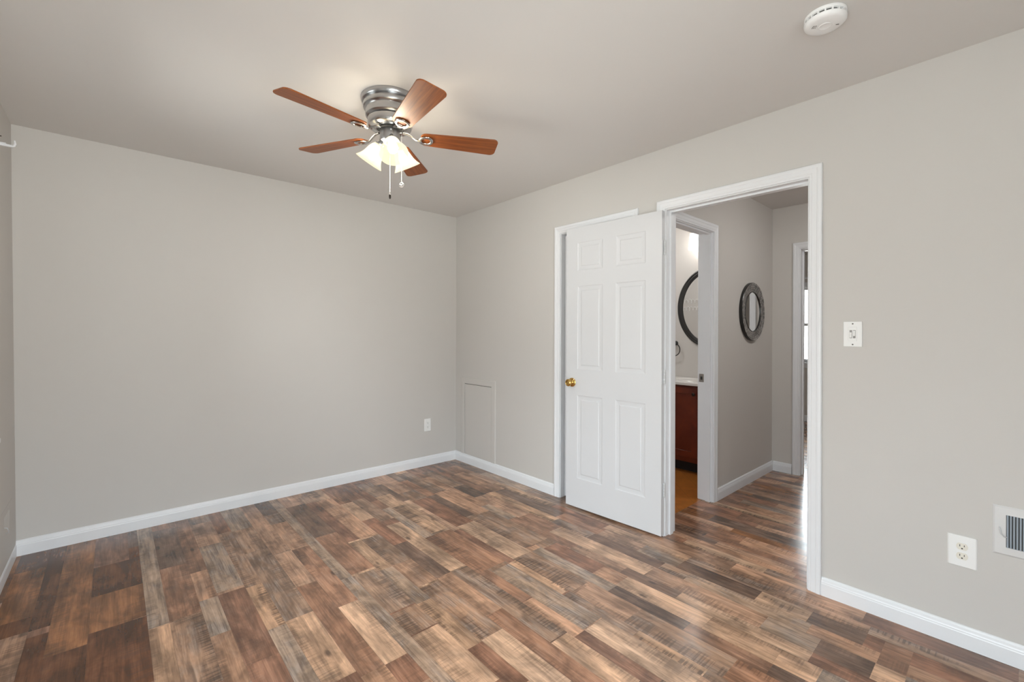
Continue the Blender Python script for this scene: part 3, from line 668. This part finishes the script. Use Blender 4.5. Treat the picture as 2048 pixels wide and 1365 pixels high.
# ------------------------------------------------------------------ windows
def window(name, axis, c, sgn, depth, a0, a1, z0, z1, label, casing=True):
    """c: inner wall face, sgn: direction into the room"""
    o = empty(name, (0, 0, 0), label, 'window'); o['kind'] = 'structure'
    f = (lambda a, z, v: (c+sgn*v, a, z)) if axis == 'x' else (lambda a, z, v: (a, c+sgn*v, z))
    def bx(b, p, q, za, zb, v0, v1): b.box(f(p, za, v0), f(q, zb, v1))
    b = MB()
    bx(b, a0-0.06, a0+0.012, z0-0.02, z1+0.06, 0.0, 0.014); bx(b, a1-0.012, a1+0.06, z0-0.02, z1+0.06, 0.0, 0.014)
    bx(b, a0+0.012, a1-0.012, z1-0.012, z1+0.06, 0.0, 0.014)
    b.build('casing', TRIM, o, bevel=0.002)
    b = MB(); bx(b, a0-0.08, a1+0.08, z0-0.022, z0, 0.0, 0.045); bx(b, a0, a1, z0-0.022, z0, -0.10, 0.0); bx(b, a0-0.06, a1+0.06, z0-0.08, z0-0.022, 0.0, 0.014); b.build('sill', TRIM, o, bevel=0.003)
    b = MB(); w_ = 0.045; zm = (z0+z1)/2
    for (p, q, za, zb, v) in ((a0, a1, z0, z0+w_, -0.07), (a0, a1, z1-w_, z1, -0.09), (a0, a0+w_, z0, z1, -0.08), (a1-w_, a1, z0, z1, -0.08), (a0, a1, zm-0.02, zm+0.02, -0.075)):
        bx(b, p, q, za, zb, v-0.02, v+0.02)
    b.build('sash', TRIM, o)
    b = MB(); bx(b, a0+0.02, a1-0.02, z0+0.02, z1-0.02, -0.083, -0.079); b.build('glass', GLASS, o)
    if axis == 'x' and c == XL:       # follows the lean of the left wall
        for ch in o.children:
            for v in ch.data.vertices: v.co.x += -0.010*(v.co.z-1.1)
    return o
window('window_1', 'x', XL, 1, 0.12, LW['y0'], LW['y1'], LW['z0'], LW['z1'], 'white framed window in the left wall beyond the frame')
window('added_window_2', 'x', XL, 1, 0.12, LW2['y0'], LW2['y1'], LW2['z0'], LW2['z1'], 'white framed window added for daylight in the left wall beside the camera')
window('added_window_4', 'y', YF, 1, 0.12, FW['x0'], FW['x1'], FW['z0'], FW['z1'], 'tall white framed patio window added for daylight behind the camera')
window('window_3', 'x', 4.98, -1, 0.12, RW['y0'], RW['y1'], RW['z0'], RW['z1'], 'bright narrow strip of window in the room past the hallway')
b = MB(); b.tube([(-0.09, -1.02, 0), (-0.09, 0.98, 0)], 0.013, 12)
fr_ = empty('curtain_rod', (4.98, -2.10, 2.085), 'white curtain rod above the bright window across the hallway', 'curtain rod'); b.build('rod', TRIM, fr_)
for y in (0.7, -0.7):
    b = MB(); b.box((-0.11, y-0.01, -0.018), (0.0, y+0.01, -0.010)); b.box((-0.008, y-0.015, -0.04), (0.0, y+0.015, 0.03)); b.build('bracket', TRIM, fr_)

# ------------------------------------------------------------------ ceiling fan
FC = Vector((-1.552, -1.668, H))
fan = empty('ceiling_fan', FC, 'brushed nickel ceiling fan with five cherry wood blades and three lit glass shades', 'ceiling fan')
b = MB(); b.lathe([(0.140, 0.0), (0.1405, -0.004), (0.140, -0.016), (0.136, -0.022), (0.128, -0.024), (0.130, -0.030), (0.1325, -0.040), (0.129, -0.050), (0.121, -0.055), (0.118, -0.060), (0.119, -0.068), (0.118, -0.090), (0.112, -0.096), (0.106, -0.099), (0.100, -0.100)], 72)
b.build('motor_housing', NICKEL, fan)
b = MB(); b.lathe([(0.094, -0.098), (0.1, -0.101), (0.108, -0.105), (0.109, -0.128), (0.104, -0.140), (0.094, -0.145), (0.066, -0.147), (0.064, -0.143)], 72)
b.build('rotor', CHROME, fan)
b = MB(); b.lathe([(0.058, -0.140), (0.060, -0.146), (0.060, -0.152), (0.056, -0.154)], 48); b.build('dark_gap_ring', DARK, fan)  # dark ring standing in for the shaded gap below the rotor
b = MB(); b.lathe([(0.049, -0.150), (0.0505, -0.152), (0.0505, -0.204), (0.048, -0.210), (0.040, -0.214), (0.030, -0.226), (0.016, -0.232), (0.008, -0.240), (0.0, -0.241)], 56); b.build('switch_housing', NICKEL, fan)
R0, R1 = 0.150, 0.547
def blade_outline():
    pts = []
    w0, w1 = 0.049, 0.067
    def arc(cx, cy, rad, a0, a1, n=7):
        for k in range(n+1):
            a = math.radians(a0+(a1-a0)*k/n); pts.append((cx+rad*math.cos(a), cy+rad*math.sin(a)))
    arc(R0+0.03, -w0+0.03, 0.030, 180, 262); arc(R1-0.028, -w1+0.028, 0.028, -87, -4); arc(R1-0.028, w1-0.028, 0.028, 4, 87); arc(R0+0.03, w0-0.03, 0.030, 98, 180)
    return pts
def iron_shape():
    b = MB()
    # arm from the rotor out and down to the blade
    sec = [(0.062, 0.010, 0.0225, 0.0055), (0.085, 0.010, 0.020, 0.0055), (0.104, 0.009, 0.010, 0.005), (0.124, 0.008, -0.006, 0.0045), (0.142, 0.010, -0.010, 0.004), (0.155, 0.020, -0.0095, 0.003)]
    rows = []
    for (x, hw, z, ht) in sec: rows.append([(x, -hw, z-ht*0.3), (x, -hw*0.5, z-ht), (x, hw*0.5, z-ht), (x, hw, z-ht*0.3), (x, hw*0.6, z+ht*0.6), (x, -hw*0.6, z+ht*0.6)])
    R = b.grid(rows, closed_v=True); b.bm.faces.new(R[0][::-1]); b.bm.faces.new(R[-1])
    # oval loop under the blade
    n = 36; rows = []
    for k in range(n):
        a = 2*PI*k/n; cx, cy = 0.176+0.030*math.cos(a), (0.027 if math.cos(a) < 0.3 else 0.030)*math.sin(a)
        tx, ty = math.cos(a), math.sin(a)
        rows.append([(cx+tx*0.0075*math.cos(t)*1.0, cy+ty*0.0075*math.cos(t), -0.008+0.0042*math.sin(t)) for t in [2*PI*q/10 for q in range(10)]])
    b.grid(rows, closed_u=True, closed_v=True)
    return b
for k in range(5):
    az = math.radians(189.6+72*k)
    M = Matrix.Rotation(az, 4, 'Z') @ Matrix.Translation((0, 0, -0.178)) @ Matrix.Rotation(math.radians(-11), 4, 'X')
    b = MB(); b.prism(blade_outline(), -0.003, 0.0035); bl = b.build('blade', BLADE, fan, bevel=0.0012); bl.matrix_local = M
    ir = iron_shape().build('blade_iron', CHROME, bl); ir['label'] = 'bright nickel blade bracket'
# light kit
def bell(b):
    prof = [(0.020, 0.0), (0.024, -0.002), (0.029, -0.010), (0.036, -0.022), (0.041, -0.038), (0.045, -0.054), (0.050, -0.070), (0.058, -0.086), (0.067, -0.099), (0.0705, -0.104)]
    inner = [(max(0.002, x-0.003), z) for x, z in prof[::-1]]
    b.lathe(prof+inner, 48, cap=False); return b
for az_ in (252, 12, 132):
    az = math.radians(az_); tilt = math.radians(33)
    M = Matrix.Rotation(az, 4, 'Z') @ Matrix.Translation((0.055, 0, -0.220)) @ Matrix.Rotation(-tilt, 4, 'Y')
    b = MB(); b.tube([(0.036, 0, -0.190), (0.046, 0, -0.198), (0.052, 0, -0.212), (0.0551, 0, -0.2205)], [0.011, 0.011, 0.012, 0.014], 14)
    arm = b.build('lamp_arm', NICKEL, fan); arm.matrix_local = Matrix.Rotation(az, 4, 'Z')
    b = MB(); b.lathe([(0.0, 0.012), (0.016, 0.012), (0.0235, 0.004), (0.0245, -0.010), (0.022, -0.014), (0.016, -0.016), (0.0, -0.016)], 28, cap=False); so = b.build('lamp_socket', NICKEL, fan); so.matrix_local = M
    sh = bell(MB()).build('lamp_shade', SHADE, fan); sh.matrix_local = M; sh['label'] = 'lit frosted bell glass shade'
    b = MB(); b.lathe([(0.0, -0.018), (0.012, -0.018), (0.014, -0.030), (0.022, -0.050), (0.0245, -0.064), (0.021, -0.078), (0.010, -0.086), (0.0, -0.088)], 24, cap=False); bu = b.build('bulb', BULB, sh)
rdir = Vector((0.747, -0.665, 0)); azc = math.radians(-60)
def bead_chain(x, y, z0, z1):
    b = MB(); n = max(2, int((z0-z1)/0.0055)); pts = []; rad = []
    for k in range(n):
        zc = z0-(k+0.5)*(z0-z1)/n
        for dz, rr in ((0.0018, 0.0006), (0.0010, 0.0011), (0.0, 0.0013), (-0.0010, 0.0011), (-0.0018, 0.0006)):
            pts.append((x, y, zc+dz)); rad.append(rr)
    b.tube(pts, rad, 7); return b
ch = bead_chain(0.0, 0.0, -0.240, -0.462).build('pull_chain', CHAIN, fan)
b = MB(); b.lathe([(0.0, -0.460), (0.003, -0.461), (0.0042, -0.468), (0.0042, -0.474)], 14, cap=False); b.build('fob', CHAIN, ch)
b = MB(); b.lathe([(0.0042, -0.474), (0.0050, -0.480), (0.0048, -0.490), (0.0030, -0.495), (0.0, -0.4955)], 14, cap=False); b.build('fob_tip', BRONZE, ch)
cx, cy_ = 0.067*math.cos(azc), 0.067*math.sin(azc)
ch = bead_chain(cx, cy_, -0.170, -0.420).build('pull_chain', CHAIN, fan)
b = MB(); b.tube([(cx*0.73, cy_*0.73, -0.172), (cx, cy_, -0.172)], 0.003, 8); b.build('chain_guide', NICKEL, ch)
b = MB(); n = 32; ctr = Vector((cx, cy_, -0.432))
b.tube([ctr+rdir*0.0115*math.cos(2*PI*k/n)+Vector((0, 0, 0.0115*math.sin(2*PI*k/n))) for k in range(n)], 0.0014, 8, closed=True)
for a in (0.5, 2.6, 4.7):
    b.tube([ctr, ctr+rdir*0.006*math.cos(a+0.5)+Vector((0, 0, 0.006*math.sin(a+0.5))), ctr+rdir*0.0115*math.cos(a)+Vector((0, 0, 0.0115*math.sin(a)))], 0.0016, 6)
b.build('fob', CHAIN, ch)

# ------------------------------------------------------------------ smoke detector
sd = empty('smoke_detector', (-0.645, -3.293, H), 'round white smoke detector on the ceiling at upper right', 'smoke detector', rot=(0, 0, math.radians(-146)))
b = MB(); b.lathe([(0.062, 0), (0.0655, -0.002), (0.066, -0.010), (0.0645, -0.0125), (0.057, -0.0130), (0.050, -0.019)], 64); b.build('base', WHITEPL, sd)
b = MB(); b.lathe([(0.0570, -0.0128), (0.0570, -0.0215)], 64, cap=False); b.build('vent_gap', DARK, sd)
b = MB()
for k in range(18):
    a = 2*PI*k/18; M = Matrix.Rotation(a, 4, 'Z'); bb = MB(); bb.box((0.055, -0.0025, -0.0225), (0.0635, 0.0025, -0.0120)); bb.xf(M)
    me_ = bpy.data.meshes.new('t'); bb.bm.to_mesh(me_); b.bm.from_mesh(me_); bb.bm.free(); bpy.data.meshes.remove(me_)
b.build('rib', WHITEPL, sd)
b = MB(); b.lathe([(0.056, -0.0212), (0.0645, -0.0212), (0.0665, -0.0235), (0.0655, -0.030), (0.060, -0.0365), (0.052, -0.0395), (0.030, -0.0405), (0.0, -0.0408)], 72); b.build('cover', WHITEPL, sd)
b = MB(); b.lathe([(0.0215, -0.0402), (0.0205, -0.0420), (0.019, -0.0424), (0.0175, -0.0418), (0.0, -0.0418)], 40, cap=False); b.build('test_button', WHITEPL, sd)
b = MB()
for i in range(3):
    for j in range(3):
        b.box((-0.0035+0.006*i-0.0012, -0.041+0.005*j-0.0012, -0.0412), (-0.0035+0.006*i+0.0012, -0.041+0.005*j+0.0012, -0.0398))
b.build('sounder_holes', SCREW, sd)
b = MB(); b.box((-0.0015, 0.034, -0.0412), (0.0015, 0.044, -0.0398)); b.build('led_slot', SCREW, sd)

# ------------------------------------------------------------------ hallway mirror
hm = empty('mosaic_mirror', (1.509, HY0, 1.463), 'round mosaic framed mirror on the dim hallway wall', 'mirror', rot=(0, 0, 0))
RO, RI = 0.247, 0.172
toY = Matrix.Rotation(PI/2, 4, 'X')     # lathe axis z -> -y
b = MB(); b.lathe([(RO, 0.0), (RO+0.002, 0.003), (RO+0.002, 0.022), (RO-0.002, 0.026), (RI+0.001, 0.0185), (RI-0.001, 0.0225), (RI-0.005, 0.0225), (RI-0.005, 0.012)], 96, cap=False); b.xf(toY); b.build('frame', BLACK, hm)
bm = bmesh.new(); tl = bm.loops.layers.float_color.new('tile'); rnd = random.Random(5)
rings = 4
for q in range(rings):
    ra, rb = RI+(RO-RI)*q/rings+0.001, RI+(RO-RI)*(q+1)/rings-0.001
    n = 84
    for k in range(n):
        a0, a1 = 2*PI*(k+0.04)/n, 2*PI*(k+0.96)/n
        h = lambda rr: 0.0195+0.0075*(rr-RI)/(RO-RI)
        t1, t2 = rnd.uniform(-0.0006, 0.0006), rnd.uniform(-0.0006, 0.0006)
        P = [(ra*math.cos(a0), -(h(ra)+t1), ra*math.sin(a0)), (ra*math.cos(a1), -(h(ra)+t2), ra*math.sin(a1)), (rb*math.cos(a1), -(h(rb)-t1), rb*math.sin(a1)), (rb*math.cos(a0), -(h(rb)-t2), rb*math.sin(a0))]
        f = bm.faces.new([bm.verts.new(p) for p in P]); g_ = rnd.uniform(0.22, 0.62)
        for lp in f.loops: lp[tl] = (g_*1.02, g_*0.97, g_*0.93, 1)
bmesh.ops.recalc_face_normals(bm, faces=bm.faces[:])
for f in bm.faces:
    if f.normal.y > 0: f.normal_flip()
me = bpy.data.meshes.new('mosaic_ring'); bm.to_mesh(me); bm.free(); o = bpy.data.objects.new('mosaic_ring', me); C.objects.link(o); o.parent = hm; me.materials.append(MOSAIC)
b = MB(); b.lathe([(RI+0.002, 0.0), (RI+0.002, 0.016), (0.0, 0.016)], 96, cap=False); b.xf(toY); b.build('glass', MIRROR, hm)

# ------------------------------------------------------------------ bathroom
VX = 1.33
va = empty('bathroom_vanity', (1.56, -1.70, 0), 'dark cherry vanity cabinet with white top seen through the bathroom doorway', 'vanity')
def vb(): return MB()
T_ = Matrix.Translation((-1.56, 1.70, 0))
Y0, Y1 = -2.125, -1.29
b = vb(); b.box((VX, Y0, 0.10), (1.797, Y1, 0.80)); b.xf(T_); b.build('body', CHERRY, va, bevel=0.002)
b = vb(); b.box((VX+0.075, Y0+0.01, 0.0), (1.79, Y1-0.01, 0.10)); b.xf(T_); b.build('toe_kick', plain('toe_kick_black', (0.010, 0.006, 0.005, 1), 0.6), va)
for (p, q, kn_) in ((-2.115, -1.882, 1), (-1.872, -1.600, -1), (-1.590, -1.305, 1)):
    b = vb(); xf = VX-0.019
    b.box((xf, p, 0.150), (VX-0.0005, p+0.055, 0.785)); b.box((xf, q-0.055, 0.150), (VX-0.0005, q, 0.785))
    b.box((xf, p+0.055, 0.150), (VX-0.0005, q-0.055, 0.205)); b.box((xf, p+0.055, 0.730), (VX-0.0005, q-0.055, 0.785))
    b.box((xf+0.011, p+0.055, 0.205), (VX-0.0005, q-0.055, 0.730))
    b.xf(T_); dr = b.build('door', CHERRY, va, bevel=0.0015)
    yk = q-0.028 if kn_ > 0 else p+0.028
    b = vb(); b.lathe([(0.0, 0.0), (0.007, 0.0), (0.006, 0.010), (0.014, 0.016), (0.0155, 0.022), (0.011, 0.027), (0.0, 0.028)], 22, cap=False)
    b.xf(T_ @ Matrix.Translation((xf, yk, 0.728)) @ Matrix.Rotation(-PI/2, 4, 'Y')); b.build('knob', BRONZE, dr)
b = vb(); b.box((VX-0.028, Y0-0.005, 0.802), (1.799, Y1+0.012, 0.828), 0.004); b.xf(T_); b.build('countertop', COUNTER, va)
b = vb(); rows = []
for (sx_, sy_, z) in ((0.200, 0.150, 0.8285), (0.196, 0.146, 0.834), (0.186, 0.136, 0.834), (0.170, 0.122, 0.815), (0.10, 0.07, 0.808)):
    rows.append([(1.56+sy_*math.cos(2*PI*k/40), -1.72+sx_*math.sin(2*PI*k/40), max(z, 0.829)) for k in range(40)])
R = b.grid(rows, closed_v=True); b.bm.faces.new(R[-1]); b.xf(T_); b.build('basin_rim', COUNTER, va)
# black oval mirror
bmr = empty('oval_mirror', (1.80, -1.771, 1.535), 'large black framed oval mirror above the bathroom vanity', 'mirror')
EY, EZ = 0.340, 0.401
def ell(k, n, off): a = 2*PI*k/n; return a, (EY+off)*math.cos(a), (EZ+off)*math.sin(a)
b = MB(); rows = []; n = 96
prof = [(0.0, 0.0), (0.0, 0.018), (-0.006, 0.026), (-0.014, 0.028), (-0.020, 0.023), (-0.024, 0.022), (-0.032, 0.024), (-0.044, 0.016), (-0.050, 0.016), (-0.055, 0.010), (-0.055, 0.0)]
for k in range(n):
    rows.append([(-h, ell(k, n, off)[1], ell(k, n, off)[2]) for off, h in prof])
b.grid(rows, closed_u=True, smooth=True); b.build('frame', BLACK, bmr)
b = MB(); b.face([(-0.009, ell(k, n, -0.052)[1], ell(k, n, -0.052)[2]) for k in range(n)]); b.build('glass', MIRROR, bmr)
# towel ring
tr_ = empty('towel_ring', (1.80, -1.405, 1.175), 'thin black towel ring on the bathroom wall left of the oval mirror', 'towel ring')
b = MB(); b.lathe([(0.0, 0), (0.024, 0), (0.024, 0.006), (0.012, 0.012), (0.010, 0.042), (0.013, 0.050), (0.0, 0.054)], 24, cap=False); b.xf(Matrix.Rotation(-PI/2, 4, 'Y')); b.build('post', BLACK, tr_)
b = MB(); b.tube([(-0.044, 0.066*math.sin(2*PI*k/40), -0.066+0.066*math.cos(2*PI*k/40)) for k in range(40)], 0.0045, 10, closed=True); b.build('ring', BLACK, tr_)
# vanity light
vl = empty('vanity_light', (1.80, -1.771, 2.18), 'glowing white glass vanity light above the oval mirror', 'wall light')
b = MB(); b.box((-0.022, -0.155, -0.040), (0.0, 0.155, 0.040), 0.004); b.build('back_plate', NICKEL, vl)
for y in (-0.118, 0.0, 0.118):
    b = MB(); b.tube([(-0.02, y, 0.0), (-0.082, y, 0.0)], 0.010, 12); b.build('arm', NICKEL, vl)
    b = MB()
    rows = [[(-0.085+sx*h, y+sy*h, z) for sx, sy in ((-1, -1), (1, -1), (1, 1), (-1, 1))] for h, z in ((0.040, 0.085), (0.050, -0.078))]
    R = b.grid(rows, closed_v=True, smooth=False); b.bm.faces.new(R[0]); b.bm.faces.new(R[-1])
    b.build('glass_shade', VGLASS, vl, bevel=0.004)
# wall words reflected in the oval mirror
ww = empty('wall_script', (WT, -0.72, 1.67), 'white cursive wall lettering reflected in the oval bathroom mirror', 'wall decoration')
def script(z0, w_, n):
    b = MB(); pts = []
    for k in range(n*14+1):
        t = k/14; pts.append((0.006, w_/2 - w_*t/n - 0.012*math.sin(2*PI*t), z0+0.022*math.cos(2*PI*t)*(1.0 if int(t) % 3 else 1.5)))
    b.tube(pts, 0.0038, 6); return b
for z0, w_, n in ((0.06, 0.30, 6), (-0.045, 0.34, 7)):
    script(z0, w_, n).build('lettering', PLATE, ww)

# unseen ceiling lamp added to brighten the hallway, right of the doorway
hl = empty('added_ceiling_lamp', (1.10, -3.35, H), 'added round white flush ceiling lamp brightening the hallway, out of view behind the right doorway casing', 'added fill light')
b = MB(); b.lathe([(0.0, 0.0), (0.150, 0.0), (0.152, -0.004), (0.150, -0.022), (0.142, -0.024)], 56, cap=False); b.build('base', WHITEPL, hl)
b = MB(); b.lathe([(0.142, -0.022), (0.140, -0.034), (0.126, -0.056), (0.095, -0.076), (0.050, -0.088), (0.0, -0.092)], 56, cap=False); b.build('glass_shade', emit('added_lamp_glass', (1.0, 0.98, 0.95, 1), ADDED_LAMP), hl)
bl_ = copy_tree(hl); bl_.location = (0.95, -1.15, H); bl_['label'] = 'added round white flush ceiling lamp brightening the bathroom, out of view behind the open bedroom door'  # same lamp added again, unseen, to brighten the bathroom
for o_ in (hl, bl_): o_['group'] = 'added flush ceiling lamps beyond the bedroom'
